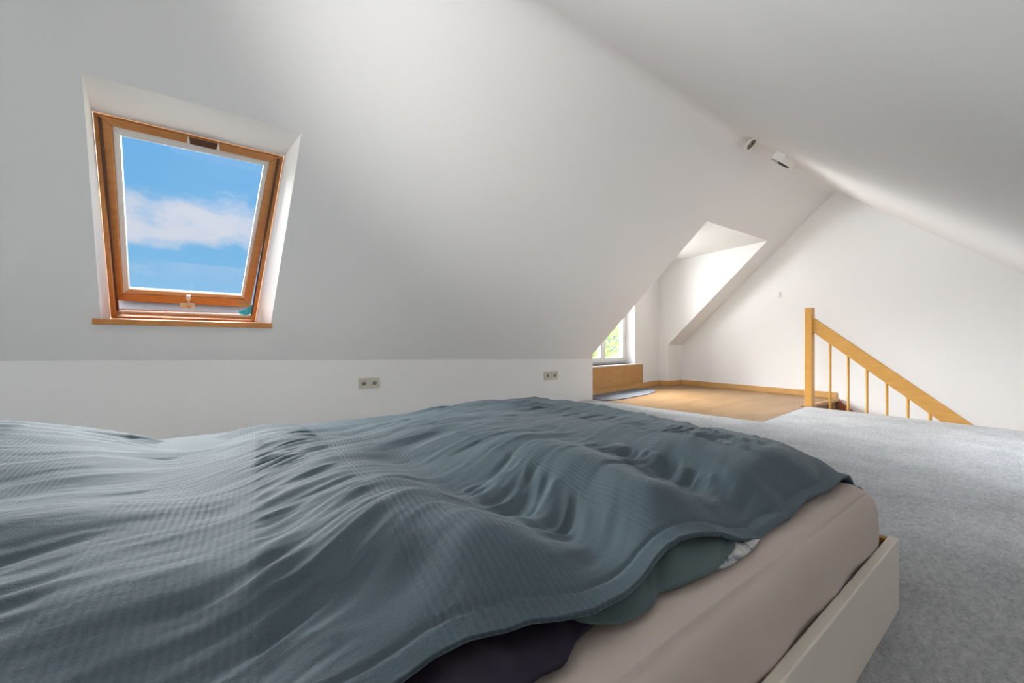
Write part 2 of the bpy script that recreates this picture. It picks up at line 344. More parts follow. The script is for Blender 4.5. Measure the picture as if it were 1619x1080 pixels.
# ------------------------------------------------------------------ windows
def inset(q, k):
    """k = (top, right, bottom, left) fractions"""
    TL, TRr, BR, BL = q; t, r, b, l = k
    def bi(u, v): return (TL * (1 - u) + TRr * u) * (1 - v) + (BL * (1 - u) + BR * u) * v
    return [bi(l, t), bi(1 - r, t), bi(1 - r, 1 - b), bi(l, 1 - b)]
def frame_bars(q, iq, nrm, th, ms, names, parent, bevel=.004):
    """four bars between quads q and iq, thickness th along nrm; order top,right,bottom,left"""
    res = []
    for i in range(4):
        j = (i + 1) % 4
        face = [q[i], q[j], iq[j], iq[i]]; bk = [p + nrm * th for p in face]
        res.append(hexa(names[i], bk, face, ms[i], parent, bevel))
    return res
w1 = empty('window_1', q0[3]); struct(w1)
w1['label'] = 'tilted pine roof window showing blue sky in the left slope'
# fixed frame
fq = q1; fi = inset(fq, (.018, .030, .012, .030))
frame_bars(fq, fi, NL, .10, [pine] * 4, ['frame_head', 'frame_jamb', 'frame_bottom', 'frame_jamb'], w1)
# sash swung open: top rail inward, bottom rail outward
SOT, SOB = FO - .015, FO + .075
def sash_pix(x, y):
    a = slope_pt(0, 1.27, SOT); b = slope_pt(0, 2.50, SOB); n = (b - a).cross(Vector((0, 1, 0)))
    return hit(x, y, n, a)
SN = (slope_pt(0, 2.50, SOB) - slope_pt(0, 1.27, SOT)).cross(Vector((0, 1, 0))).normalized()
if SN.dot(NL) < 0: SN = -SN
so = [sash_pix(157, 183), sash_pix(441, 249), sash_pix(396, 486), sash_pix(181, 475)]
si = [sash_pix(176.5, 199.5), sash_pix(426, 256.5), sash_pix(385, 474), sash_pix(194, 466)]
sash = frame_bars(so, si, SN, .055, [pine] * 4, ['sash_rail', 'sash_stile', 'sash_rail', 'sash_stile'], w1)
gi = [sash_pix(189, 216), sash_pix(416.5, 263), sash_pix(381, 469.5), sash_pix(203, 459)]
si2 = [p + SN * .012 for p in si]
bars = frame_bars(si2, [p + SN * .012 for p in gi], SN, .03, [white_pl, white_pl, pine_pale, white_pl], ['blind_cassette', 'blind_rail', 'glazing_bead', 'blind_rail'], w1, .003)
ge = inset(gi, (-.04, -.04, -.04, -.04))
obj('pane', [p + SN * .03 for p in ge], [(0, 1, 2, 3)], glass_m, w1)
# ventilation flap and its two clips in the top rail
def on_line(a, b, t): return a + (b - a) * t
ta, tb, ia, ib = so[0], so[1], si[0], si[1]
vq = [on_line(ta, tb, .445), on_line(ta, tb, .625), on_line(ia, ib, .625), on_line(ia, ib, .445)]
cn = (vq[0] + vq[2]) / 2
vq = [cn + (p - cn) * .9 for p in vq]
hexa('ventilation_flap', vq, [p - SN * .006 for p in vq], brown_gap, w1, .002)
for t in (.445, .63):
    p = on_line(on_line(ta, tb, t), on_line(ia, ib, t), .6); ey = Vector((0, .006, 0)); ez = DL * .02
    obj('clip', [p - ey - SN * .004, p + ey - SN * .004, p - ez * 1.6 - SN * .004, p - ey + ez * .5 - SN * .014, p + ey + ez * .5 - SN * .014], [(0, 1, 2), (3, 4, 1, 0), (3, 4, 2)], white_pl, w1)
# aluminium flashing strips below the sash, between sash and frame
def fr(u, s, off): # s: 1.408 at the top of the frame, 2.995 at its bottom
    t = (s - 1.408) / 1.587; l = FRM['TL'][0] + (FRM['BL'][0] - FRM['TL'][0]) * t; r = FRM['TR'][0] + (FRM['BR'][0] - FRM['TR'][0]) * t
    return slope_pt(l + (r - l) * u, FRM['TL'][1] + (FRM['BL'][1] - FRM['TL'][1]) * t, off)
def strip(name, s0, s1, off, m, u0=.05, u1=.95, th=.012):
    q = [fr(u0, s0, off), fr(u1, s0, off), fr(u1, s1, off), fr(u0, s1, off)]
    return hexa(name, [p + NL * th for p in q], q, m, w1, .002)
def pix_plate(name, quad, off, m, th=.012):
    q = [hit(x, y, NL, slope_pt(0, 0, off)) for x, y in quad]
    return hexa(name, [p + NL * th for p in q], q, m, w1, .002)
pix_plate('flashing', [(179, 470), (400, 482), (399, 500), (179, 493)], FO + .15, alu)
pix_plate('weather_strip', [(180, 491.5), (262, 494), (262, 498), (180, 495.5)], FO + .05, white_pl)
pix_plate('weather_strip', [(263, 494), (398, 498), (398, 502), (263, 498)], FO + .05, white_pl)
pix_plate('drip_rail', [(178, 495.5), (400, 502.5), (402, 509), (176, 501)], FO + .04, pine_pale)
for u0, u1 in ((.026, .042), (.958, .974)):
    q = [fr(u0, 1.43, FO - .02), fr(u1, 1.43, FO - .02), fr(u1, 2.95, FO + .03), fr(u0, 2.95, FO + .03)]
    hexa('side_gap_shade', [p + NL * .012 for p in q], q, brown_gap, w1, .002)  # dark strip stands in for the shaded gap between frame and sash
bq = [fr(.86, 2.905, FO + .01), fr(.955, 2.83, FO + .03), fr(.95, 2.79, FO + .03), fr(.955, 2.915, FO + .005)]
v = [fr(.855, 2.885, FO + .005), fr(.90, 2.865, FO + .012), fr(.93, 2.84, FO + .006), fr(.955, 2.80, FO + .012), fr(.956, 2.90, FO + .002), fr(.92, 2.915, FO - .002), fr(.87, 2.905, FO + .0)]
obj('blue_film', v + [p + NL * .006 for p in v], [tuple(range(7))[::-1], tuple(range(7, 14))] + [(i, (i + 1) % 7, 7 + (i + 1) % 7, 7 + i) for i in range(7)], blue_m, w1)
# handle on the bottom rail
hb = sash_pix(299, 481); ht = sash_pix(299.5, 466)
hd = (ht - hb)
plq = [sash_pix(285, 478), sash_pix(308, 479), sash_pix(308, 487), sash_pix(285, 486)]
hp = hexa('handle', plq, [p - SN * .012 for p in plq], cream_pl, w1, .003)
tube('lever', [hb - SN * .010 - hd * .3, hb - SN * .035, ht - SN * .045], .008, steel, hp)
kn = ht - SN * .045
tube('knob', [kn - hd * .12, kn + hd * .25], .012, cream_pl, hp)
# sill board
sl = [slope_pt(-.885, 2.378), slope_pt(.018, 2.378)]
xi = sl[0].x
sz1 = sl[0].z + .004; sz0 = sz1 - .034
v0 = [(xi - .30, -.885, sz0), (xi + .028, -.885, sz0), (xi + .028, .018, sz0), (xi - .30, .018, sz0)]
# lies on the bottom reveal, nose projecting into the room
v0 = [Vector(p) for p in v0]
hexa('sill', [Vector((xi - .022, -.885, sz0)), Vector((xi + .022, -.885, sz0)), Vector((xi + .022, .018, sz0)), Vector((xi - .022, .018, sz0))],
     [Vector((xi - .022, -.885, sz1)), Vector((xi + .022, -.885, sz1)), Vector((xi + .022, .018, sz1)), Vector((xi - .022, .018, sz1))], pine, w1, .004)
yL, yR = FRM['BL'][0] - .02, FRM['BR'][0] + .02; xo = q1[3].x
hexa('sill_board', [Vector((xo - .02, yL, q1[3].z - .02)), Vector((xi, SKY['BL'][0] - .005, sz1 - .02)), Vector((xi, SKY['BR'][0] + .005, sz1 - .02)), Vector((xo - .02, yR, q1[3].z - .02))],
     [Vector((xo - .02, yL, q1[3].z + .004)), Vector((xi, SKY['BL'][0] - .005, sz1)), Vector((xi, SKY['BR'][0] + .005, sz1)), Vector((xo - .02, yR, q1[3].z + .004))], pine, w1)

# dormer window
w2 = empty('window_2', PB + fd * wl + Vector((0, 0, wz0))); struct(w2); w2['label'] = 'white casement window in the dormer above the oak panel'
def fq3(u0, u1, z0, z1, off): return [PB + fd * u0 + FN * off + Vector((0, 0, z1)), PB + fd * u1 + FN * off + Vector((0, 0, z1)), PB + fd * u1 + FN * off + Vector((0, 0, z0)), PB + fd * u0 + FN * off + Vector((0, 0, z0))]
um = (wl + wr) / 2
oq = fq3(wl, wr, wz0, wz1, RD - .03); oi = fq3(wl + .05, wr - .05, wz0 + .03, wz1 - .05, RD - .03)
frame_bars(oq, oi, FN, .06, [upvc] * 4, ['frame_head', 'frame_jamb', 'frame_bottom', 'frame_jamb'], w2)
for a, b in ((wl + .05, um - .005), (um + .005, wr - .05)):
    sq = fq3(a, b, wz0 + .03, wz1 - .05, RD - .045); sq2 = fq3(a + .065, b - .065, wz0 + .10, wz1 - .12, RD - .045)
    frame_bars(sq, sq2, FN, .06, [upvc] * 4, ['sash_rail', 'sash_stile', 'sash_rail', 'sash_stile'], w2)
    obj('pane', fq3(a + .05, b - .05, wz0 + .08, wz1 - .1, RD), [(0, 1, 2, 3)], glass_m, w2)
w4 = empty('added_window_4', (.72, 3.9, zr(.72))); struct(w4); w4['label'] = 'added pine roof window low in the right slope, out of view, for fill light'  # invented opening, lets in the right slope fill
NR = Vector((TR, 0, 1)).normalized()
rq4 = [Vector((x, y, zr(x))) for y, x in RW]; ro4 = [p + NR * .10 for p in rq4]
obj('reveal', rq4 + ro4, [(i, (i + 1) % 4, 4 + (i + 1) % 4, 4 + i) for i in range(4)], reveal_paint, w4)
frame_bars(ro4, inset(ro4, (.06, .04, .06, .04)), NR, .04, [pine] * 4, ['frame_jamb'] * 4, w4)
obj('pane', [p + NR * .02 for p in ro4], [(0, 1, 2, 3)], glass_m, w4)
w3 = empty('added_window_3', (-1.5, BY, .65)); struct(w3); w3['label'] = 'added white double window in the unseen near gable, for fill light'  # invented opening, lets in the near gable fill
nq = [Vector((x, BY - .08, z)) for x, z in (NW[3], NW[2], NW[1], NW[0])]
frame_bars(nq, inset(nq, (.04, .035, .04, .035)), Vector((0, -1, 0)), .04, [upvc] * 4, ['frame_head', 'frame_jamb', 'frame_bottom', 'frame_jamb'], w3)
box('mullion', (-1.53, BY - .12, .70), (-1.47, BY - .08, 1.80), upvc, w3)
bb_ = [(x, BY, z) for x, z in NW] + [(x, BY - .08, z) for x, z in NW]
obj('reveal', bb_, [(i, (i + 1) % 4, 4 + (i + 1) % 4, 4 + i) for i in range(4)], reveal_paint, w3)
obj('pane', [p + Vector((0, -.02, 0)) for p in nq], [(0, 1, 2, 3)], glass_m, w3)
sr = fu(fpix(1014, 575)); 
q = fq3(.06, sr + .005, wz0 - .022, wz0, -.03); q2 = fq3(.06, sr + .005, wz0 - .022, wz0, RD)
hexa('sill', q2, q, white_pl, w2, .003)
# wooden panel below the dormer window
pa = empty('radiator_panel', PB + fd * .06); tag(pa, 'oak wood panel below the white dormer window', 'panel')
for k in range(1):
    q = fq3(.065, sr, BH, wz0 - .022, -.018); hexa('board', [p + FN * .017 for p in q], q, oak_panel, pa, .003)
q = fq3(sr - .012, sr + .006, BH, wz0 - .022, -.022); hexa('edge_strip', [p + FN * .021 for p in q], q, oak_panel, pa, .002)
q = fq3(.065, sr, wz0 - .045, wz0 - .022, -.022); hexa('top_rail', [p + FN * .02 for p in q], q, oak_panel, pa, .002)

# ------------------------------------------------------------------ carpet, mat
cp = [(-3.35, BY + .02), (KR - .02, BY + .02), (KR - .02, 5.13), (-1.735, 5.13), (-1.60, 3.747), (-3.204, 3.488), (-3.46, 3.47)]
c = empty('carpet', (-1, 2, 0)); tag(c, 'large light grey mottled carpet covering the floor around the bed', 'carpet')
prism('pile', cp, .0005, .010, carpet_m, c, .003)
ed = [(-1.735, 5.13), (-1.60, 3.747), (-3.204, 3.488), (-3.45, 3.46)]
tube('edge_binding', [(x, y, .006) for x, y in ed[:2]], .005, edge_m, c, 6)
tube('edge_binding', [(x, y, .006) for x, y in ed[1:]], .004, edge_m, c, 6)
mp = [(-3.36, 3.50), (-3.31, 3.62), (-3.30, 3.80), (-3.335, 4.05), (-3.385, 4.35), (-3.46, 4.65), (-3.555, 4.90), (-3.66, 5.04), (-3.80, 5.09), (-3.95, 5.06)]
mp += [(PB.x + fd.x * u + .035, PB.y + fd.y * u) for u in (1.45, .9, .4, .06)] + [(-3.50, 3.54)]
mt = empty('door_mat', (-3.6, 4.3, 0)); tag(mt, 'small rounded grey mat on the parquet by the oak panel', 'mat')
prism('pile', mp, .0005, .011, mat_m, mt, .003)
tube('edge_binding', [(x, y, .006) for x, y in mp[:10]], .005, edge_m, mt, 6)

# ------------------------------------------------------------------ stairs and railing
stw = empty('staircase', (-1.8, 5.7, -.22)); tag(stw, 'red brown wooden stairs going down along the far white wall', 'stairs')
SLP = .89
for i in range(9):
    x0 = -1.78 + i * .225; z = -.20 * (i + 1)
    box('tread', (x0 - .012, 5.23, z - .035), (x0 + .235, GY - .012, z), redwood, stw, .004)
    box('riser', (x0 + .21, 5.23, z - .2), (x0 + .228, GY - .012, z - .036), redwood, stw)
hexa('stringer', [Vector((-1.79, GY - .03, -.42)), Vector((.3, GY - .03, -2.28)), Vector((.3, GY - .004, -2.28)), Vector((-1.79, GY - .004, -.42))],
     [Vector((-1.79, GY - .03, -.002)), Vector((.3, GY - .03, -1.86)), Vector((.3, GY - .004, -1.86)), Vector((-1.79, GY - .004, -.002))], redwood, stw)
box('nosing', (-1.797, 5.23, -.03), (-1.765, GY - .018, .006), skirt_wood, stw, .004)
ry = 5.165
def rp(x, y): return hit(x, y, (0, 1, 0), (0, ry, 0))
ra = empty('stair_railing', (rp(1280, 644).x, ry, 0)); tag(ra, 'light beech stair railing with square newel post and sloping handrail', 'railing')
nx0, nx1 = rp(1273.5, 560).x, rp(1285.5, 560).x
nt_ = rp(1280, 487).z
wn = nx1 - nx0
box('newel_post', (nx0, ry - .035, .0105), (nx1, ry + wn * .75, nt_), beech, ra, .004)
A0, A1 = rp(1287, 502), rp(1541, 673); B0, B1 = rp(1288, 526), rp(1494, 671)
# straight sloping handrail, continued below the floor level
sl1 = (A1.z - A0.z) / (A1.x - A0.x); top = lambda x: A0.z + sl1 * (x - A0.x)
hgt = top(B0.x) - B0.z
xe = .35
th = .022
hexa('handrail', [Vector((nx1 - .004, ry - th, top(nx1) - hgt)), Vector((xe, ry - th, top(xe) - hgt)), Vector((xe, ry + th, top(xe) - hgt)), Vector((nx1 - .004, ry + th, top(nx1) - hgt))],
     [Vector((nx1 - .004, ry - th, top(nx1))), Vector((xe, ry - th, top(xe))), Vector((xe, ry + th, top(xe))), Vector((nx1 - .004, ry + th, top(nx1)))], beech, ra, .004)
for px in (1312.5, 1341, 1370.5, 1402, 1435.5, 1470.5, 1507, 1546):
    x = rp(px, 600).x
    tube('baluster', [(x, ry, top(x) - hgt - .93), (x, ry, top(x) - hgt + .01)], .0115, beech, ra, 12)
sb = lambda x: top(x) - hgt - .88
hexa('lower_rail', [Vector((-1.72, ry - .012, sb(-1.72) - .20)), Vector((xe, ry - .012, sb(xe) - .20)), Vector((xe, ry + .016, sb(xe) - .20)), Vector((-1.72, ry + .016, sb(-1.72) - .20))],
     [Vector((-1.72, ry - .012, sb(-1.72))), Vector((xe, ry - .012, sb(xe))), Vector((xe, ry + .016, sb(xe))), Vector((-1.72, ry + .016, sb(-1.72)))], beech, ra)

# ------------------------------------------------------------------ small fittings on walls and ceiling
KN = Vector((K[2].y - K[1].y, K[1].x - K[2].x, 0)).normalized()      # knee wall normal, into the room
KD = Vector((-KN.y, KN.x, 0))
if KD.y < 0: KD = -KD
def kpix(x, y): return hit(x, y, KN, K[1])
def socket(x0, y0, x1, y1, label):
    a = kpix(x0, (y0 + y1) / 2); b = kpix(x1, (y0 + y1) / 2); t = kpix((x0 + x1) / 2, y0); bt = kpix((x0 + x1) / 2, y1)
    c = (a + b) / 2; c.z = (t.z + bt.z) / 2; w = (b - a).length / 2; h = (t.z - bt.z)
    e = empty('wall_socket', c); tag(e, label, 'socket', 'double sockets on the knee wall')
    for s in (-.5, .5):
        m = c + KD * (w * s); hw = w * .485; hh = h * .5
        q = [m - KD * hw + Vector((0, 0, hh)), m + KD * hw + Vector((0, 0, hh)), m + KD * hw - Vector((0, 0, hh)), m - KD * hw - Vector((0, 0, hh))]
        pl = hexa('cover_plate', [p + KN * .001 for p in q], [p + KN * .010 for p in q], socket_pl, e, .002)
        r = min(hw, hh) * .56
        ring('socket_rim', m + KN * .008, KN, r * .82, r, .006, cream_pl, pl)
        tube('socket_well', [m + KN * .0095, m + KN * .0108], r * .8, dark_grey, pl, 20)
        for k in (-1, 1): tube('contact', [m + KD * (k * r * .4) + KN * .0105, m + KD * (k * r * .4) + KN * .0125], r * .14, dark_pl, pl, 8)
        box_c = m + KN * .0115
        tube('earth_clip', [box_c + Vector((0, 0, r * .7)), box_c + Vector((0, 0, r * .45))], r * .1, steel, pl, 6)
        tube('earth_clip', [box_c - Vector((0, 0, r * .7)), box_c - Vector((0, 0, r * .45))], r * .1, steel, pl, 6)
socket_pl = mat('yellowed_socket_plastic', (.60, .56, .48), .4, .4, 0, lambda nt, b: bump(nt, b, noise(nt, coord(nt), 80, 2), .02, .001))
dark_grey = mat('grey_plastic', (.30, .29, .27), .5, .4, 0, lambda nt, b: bump(nt, b, noise(nt, coord(nt), 80, 2), .02, .001))
socket(566.5, 597.5, 600, 614, 'larger white double socket near the middle of the left knee wall')
socket(859.5, 587, 881.5, 600.5, 'smaller looking white double socket near the dormer end of the knee wall')
wp = hit(1228.5, 466, (0, 1, 0), (0, GY, 0))
pe = empty('blank_plate', wp); tag(pe, 'small white blank cover plate high on the far gable wall', 'wall plate')
box('plate', (wp.x - .045, GY - .011, wp.z - .045), (wp.x + .045, GY - .0005, wp.z + .045), white_pl, pe, .003)
box('cover_cap', (wp.x - .032, GY - .014, wp.z - .032), (wp.x + .032, GY - .011, wp.z + .032), white_pl, pe, .002)
# round recessed lamp ring by the ridge
sp = hit(1186.5, 227.5, (0, 0, 1), (0, 0, RZ - .105)); ax = Vector((.553, .074, -.63)).normalized()
le = empty('spot_lamp', sp); tag(le, 'small round ceiling spot with a dark lens on the ridge', 'ceiling lamp')
brass = mat('dull_brass', (.30, .26, .17), .4, .5, .8, lambda nt, b: bump(nt, b, noise(nt, coord(nt), 90, 2), .04, .001))
ring('outer_ring', sp, ax, .046, .062, .014, cream_pl, le)
ring('rim', sp, ax, .034, .046, .010, dark_pl, le)
ring('inner_ring', sp - ax * .004, ax, .026, .034, .014, brass, le)
tube('stem', [sp - ax * .006, (sp.x - .01, sp.y, RZ - .02)], .012, cream_pl, le)
tube('lamp_well', [sp - ax * .01, sp + ax * .003], .034, dark_pl, le, 24)
tube('bulb', [sp, sp + ax * .006], .013, steel, le, 16)
# white box with dark slots at the ridge
NRi = -Vector((TR, 0, 1)).normalized(); WS = Vector((1, 0, -TR)).normalized()
bp = hit(1244, 247, NRi, Vector((RX, 0, RZ)))
bx = empty('ceiling_box', bp); tag(bx, 'small white rectangular box with two dark slots on the slope beside the ridge', 'ceiling fixture')
def slope_box(name, y0, y1, w0, w1, n0, n1, m, bevel=.002):
    q = lambda n: [bp + Vector((0, y, 0)) + WS * w + NRi * n for y, w in ((y0, w0), (y1, w0), (y1, w1), (y0, w1))]
    return hexa(name, q(n0), q(n1), m, bx, bevel)
slope_box('housing', -.125, .125, -.055, .055, -.004, .068, white_pl, .004)
for k in (-1, 1): slope_box('slot', k * .058 - .048, k * .058 + .048, -.053, .030, .067, .080, dark_pl)
for k in (-1, 1): slope_box('end_clip', k * .115 - .006, k * .115 + .006, -.053, .031, .067, .082, steel)

# ------------------------------------------------------------------ bed
CB = Vector((-.265, 1.377, 0)); BR_ = math.radians(1.5)
cb, sbn = math.cos(BR_), math.sin(BR_)
def bw(x, y, z):       # bed coordinates (square with the bed) -> world
    dx, dy = x - CB.x, y - CB.y
    return Vector((CB.x + dx * cb - dy * sbn, CB.y + dx * sbn + dy * cb, z))
def wb(p):
    dx, dy = p[0] - CB.x, p[1] - CB.y
    return Vector((CB.x + dx * cb + dy * sbn, CB.y - dx * sbn + dy * cb, p[2]))
def bbox_(name, lo, hi, m, parent, bevel=0):
    a, b = lo, hi; zz = (a[2], b[2])
    v = [bw(x, y, z) for z in zz for x, y in ((a[0], a[1]), (b[0], a[1]), (b[0], b[1]), (a[0], b[1]))]
    return obj(name, v, BOXF, m, parent, bevel=bevel)
BX1, BX0, BY1, BY0 = -.265, -1.935, 1.377, -.70
bed = empty('bed', (-1.1, .35, 0)); tag(bed, 'low ivory wooden bed frame on the grey carpet', 'bed')
bbox_('side_board', (BX1 - .020, BY0, .0105), (BX1, BY1, .198), frame_m, bed, .003)
bbox_('side_board', (BX0, BY0, .0105), (BX0 + .02, BY1, .198), frame_m, bed, .003)
bbox_('foot_board', (BX0 + .0205, BY1 - .020, .0105), (BX1 - .0205, BY1, .194), raw_wood, bed, .003)
bbox_('head_board', (BX0, BY0 - .03, .0105), (BX1, BY0 - .0005, .62), frame_m, bed, .004)
for k in range(12):
    y = BY0 + .12 + k * .165
    bbox_('slat', (BX0 + .021, y, .085), (BX1 - .021, y + .07, .10), raw_wood, bed)
# mattress with fitted sheet
def make_mattress():
    x0, x1, y0, y1, z0, z1 = BX0 + .024, -.298, BY0 + .01, 1.350, .101, .337
    nx, ny, nz = 36, 48, 12
    cx, cy, cz = (x0 + x1) / 2, (y0 + y1) / 2, (z0 + z1) / 2; hx, hy, hz = (x1 - x0) / 2, (y1 - y0) / 2, (z1 - z0) / 2; r = .055
    bm = bmesh.new(); vm = {}
    def vert(u, v_, w):
        key = (round(u, 5), round(v_, 5), round(w, 5))
        if key in vm: return vm[key]
        p = Vector((u * hx, v_ * hy, w * hz))
        c = Vector((max(-hx + r, min(hx - r, p.x)), max(-hy + r, min(hy - r, p.y)), max(-hz + r, min(hz - r, p.z))))
        d = p - c
        if d.length > 1e-9: p = c + d.normalized() * r
        bul = .010 * math.cos(w * math.pi / 2)
        if abs(u) > .98 and p.x > 0: p.x += bul + .0035 * math.sin(v_ * 23) * (1 - w * w)
        if w > .98: p.z += .006 * math.sin(u * 7 + v_ * 5)
        q = bw(cx + p.x, cy + p.y, cz + p.z); vm[key] = bm.verts.new(q); return vm[key]
    def lin(n, rr):   # denser toward the edges
        t = [math.sin(((i / n) * 2 - 1) * math.pi / 2) for i in range(n + 1)]; return t
    U, V, W = lin(nx, r), lin(ny, r), lin(nz, r)
    def grid(A, B, fn):
        for i in range(len(A) - 1):
            for j in range(len(B) - 1):
                try: bm.faces.new([fn(A[i], B[j]), fn(A[i + 1], B[j]), fn(A[i + 1], B[j + 1]), fn(A[i], B[j + 1])])
                except ValueError: pass
    for s in (-1, 1):
        grid(U, V, lambda a, b: vert(a, b, s)); grid(U, W, lambda a, b: vert(a, s, b)); grid(V, W, lambda a, b: vert(s, a, b))
    bmesh.ops.recalc_face_normals(bm, faces=bm.faces)
    me = bpy.data.meshes.new('mattress'); bm.to_mesh(me); bm.free(); me.materials.append(sheet_m)
    for p in me.polygons: p.use_smooth = True
    o = bpy.data.objects.new('mattress', me); COL.objects.link(o)
    return tag(o, 'thick mattress in a taupe fitted sheet lying in the bed frame', 'mattress')
make_mattress()

# ---- duvet
rng = np.random.RandomState(7)
def vnoise(x, y, seed=0):
    r = np.random.RandomState(seed); T = r.rand(256, 256)
    xi = np.floor(x).astype(int); yi = np.floor(y).astype(int); fx = x - xi; fy = y - yi
    fx = fx * fx * (3 - 2 * fx); fy = fy * fy * (3 - 2 * fy)
    g = lambda a, b: T[a % 256, b % 256]
    return (g(xi, yi) * (1 - fx) + g(xi + 1, yi) * fx) * (1 - fy) + (g(xi, yi + 1) * (1 - fx) + g(xi + 1, yi + 1) * fx) * fy - .5
def sstep(a, b, x):
    t = np.clip((x - a) / (b - a), 0, 1); return t * t * (3 - 2 * t)
# near hem, from pixels with the height of the mattress edge or of the bunched cloth under it
hem_px = [(1371, 769, .300), (1332, 774, .325), (1315, 784, .335), (1277, 797, .342), (1251, 822, .345), (1219, 837, .350), (1202, 850, .352), (1175, 851, .362),
          (1141, 842, .384), (1073, 846, .405), (1055, 858, .402), (1026, 897, .392), (987, 935, .388), (940, 965, .386), (885, 978, .386), (838, 983, .386), (800, 997, .384),
          (740, 1010, .382), (690, 1032, .380), (620, 1077, .376)]
hem = [wb(at_z(x, y, z)) for x, y, z in hem_px]
hem = [Vector((h.x, h.y, h.z)) for h in hem]
hy_ = np.array([h.y for h in hem])[::-1]; hx_ = np.array([h.x for h in hem])[::-1]; hz_ = np.array([h.z for h in hem])[::-1]
o_ = np.argsort(hy_); hy_, hx_, hz_ = hy_[o_], hx_[o_], hz_[o_]
hy_ = np.concatenate([[-.95, -.3], hy_, [1.6]]); hx_ = np.concatenate([[-.36, -.37], hx_, [hx_[-1]]]); hz_ = np.concatenate([[.36, .37], hz_, [.30]])
# far silhouette
far_px = [(-40, 661), (0, 663), (60, 663), (110, 669), (160, 675), (200, 681), (240, 690), (275, 698), (310, 691), (340, 683), (390, 673), (440, 668), (480, 670), (520, 669), (560, 667), (590, 664), (625, 658), (660, 651), (700, 644), (745, 636), (790, 631), (830, 628)]
FX = -1.83
far = []
for x, y in far_px:
    far.append(hit(x, y, (1, 0, 0), (FX, 0, 0)))
foot_px = [(830, 628), (880, 631), (937, 637), (1000, 648), (1050, 660), (1100, 671), (1150, 680), (1200, 690), (1240, 702), (1275, 716), (1310, 733), (1340, 750), (1365, 766)]
FY = 1.385
foot = [hit(x, y, (0, 1, 0), (0, FY, 0)) for x, y in foot_px]
ctrl = [wb(p) for p in far] + [wb(p) for p in foot[1:]]
# interior crests and hollows (px, py, z)
inner = [
 # crest 1 running from the far edge towards the near hem
 (455, 690, .405), (500, 703, .42), (560, 722, .435), (620, 752, .445), (680, 785, .455), (745, 828, .450), (800, 860, .44), (860, 895, .425), (910, 930, .405),
 # hollow right behind crest 1
 (560, 690, .385), (640, 735, .395), (705, 780, .395), (770, 805, .39), (840, 815, .38), (900, 830, .378), (960, 850, .385),
 # crest 2
 (640, 668, .42), (720, 680, .435), (800, 692, .445), (880, 708, .45), (950, 730, .45), (1000, 762, .445), (1050, 785, .43), (1100, 806, .415), (1140, 824, .40),
 # hollow behind crest 2
 (900, 690, .42), (980, 712, .41), (1020, 735, .40), (1060, 762, .39), (1100, 780, .385), (1150, 800, .372),
 # crest 3 near the foot
 (860, 650, .40), (950, 672, .415), (1040, 695, .42), (1110, 715, .42), (1180, 745, .41), (1220, 790, .385), (1270, 770, .375), (1300, 750, .385),
 # hollow to the left of crest 1
 (285, 730, .36), (310, 780, .37), (340, 825, .385), (300, 705, .345),
 # left pillow-like mass
 (60, 690, .445), (0, 720, .43), (80, 740, .405), (160, 720, .405), (0, 770, .39), (120, 790, .395), (0, 830, .44), (150, 815, .43), (300, 815, .405), (420, 800, .415),
 (0, 900, .41), (200, 880, .41), (350, 870, .41), (480, 840, .425), (560, 800, .44),
 (0, 990, .415), (150, 965, .415), (300, 930, .413), (430, 905, .418), (560, 870, .425), (640, 860, .43),
 (300, 990, .385), (450, 960, .385), (560, 930, .39), (650, 910, .395), (100, 1060, .385), (500, 1030, .385), (600, 990, .39), (700, 960, .40), (760, 930, .415), (820, 950, .405)]
ctrl += [wb(at_z(x, y, z)) for x, y, z in inner]
ctrl += [Vector((-1.2, -.75, .45)), Vector((-.6, -.75, .42)), Vector((-.45, -.4, .39)), Vector((-.9, -.45, .42))]
cxy = np.array([(p.x, p.y) for p in ctrl]); cz_ = np.array([p.z for p in ctrl])
def rk(d): return np.where(d > 1e-9, d * d * np.log(np.maximum(d, 1e-9)), 0)
nC = len(cxy); D = np.hypot(cxy[:, None, 0] - cxy[None, :, 0], cxy[:, None, 1] - cxy[None, :, 1])
A = np.zeros((nC + 3, nC + 3)); A[:nC, :nC] = rk(D) + np.eye(nC) * .002
A[:nC, nC] = 1; A[:nC, nC + 1:] = cxy; A[nC, :nC] = 1; A[nC + 1:, :nC] = cxy.T
W_ = np.linalg.solve(A, np.concatenate([cz_, [0, 0, 0]]))
def rbf(x, y):
    z = W_[nC] + W_[nC + 1] * x + W_[nC + 2] * y
    for i in range(nC): z = z + W_[i] * rk(np.hypot(x - cxy[i, 0], y - cxy[i, 1]))
    return z
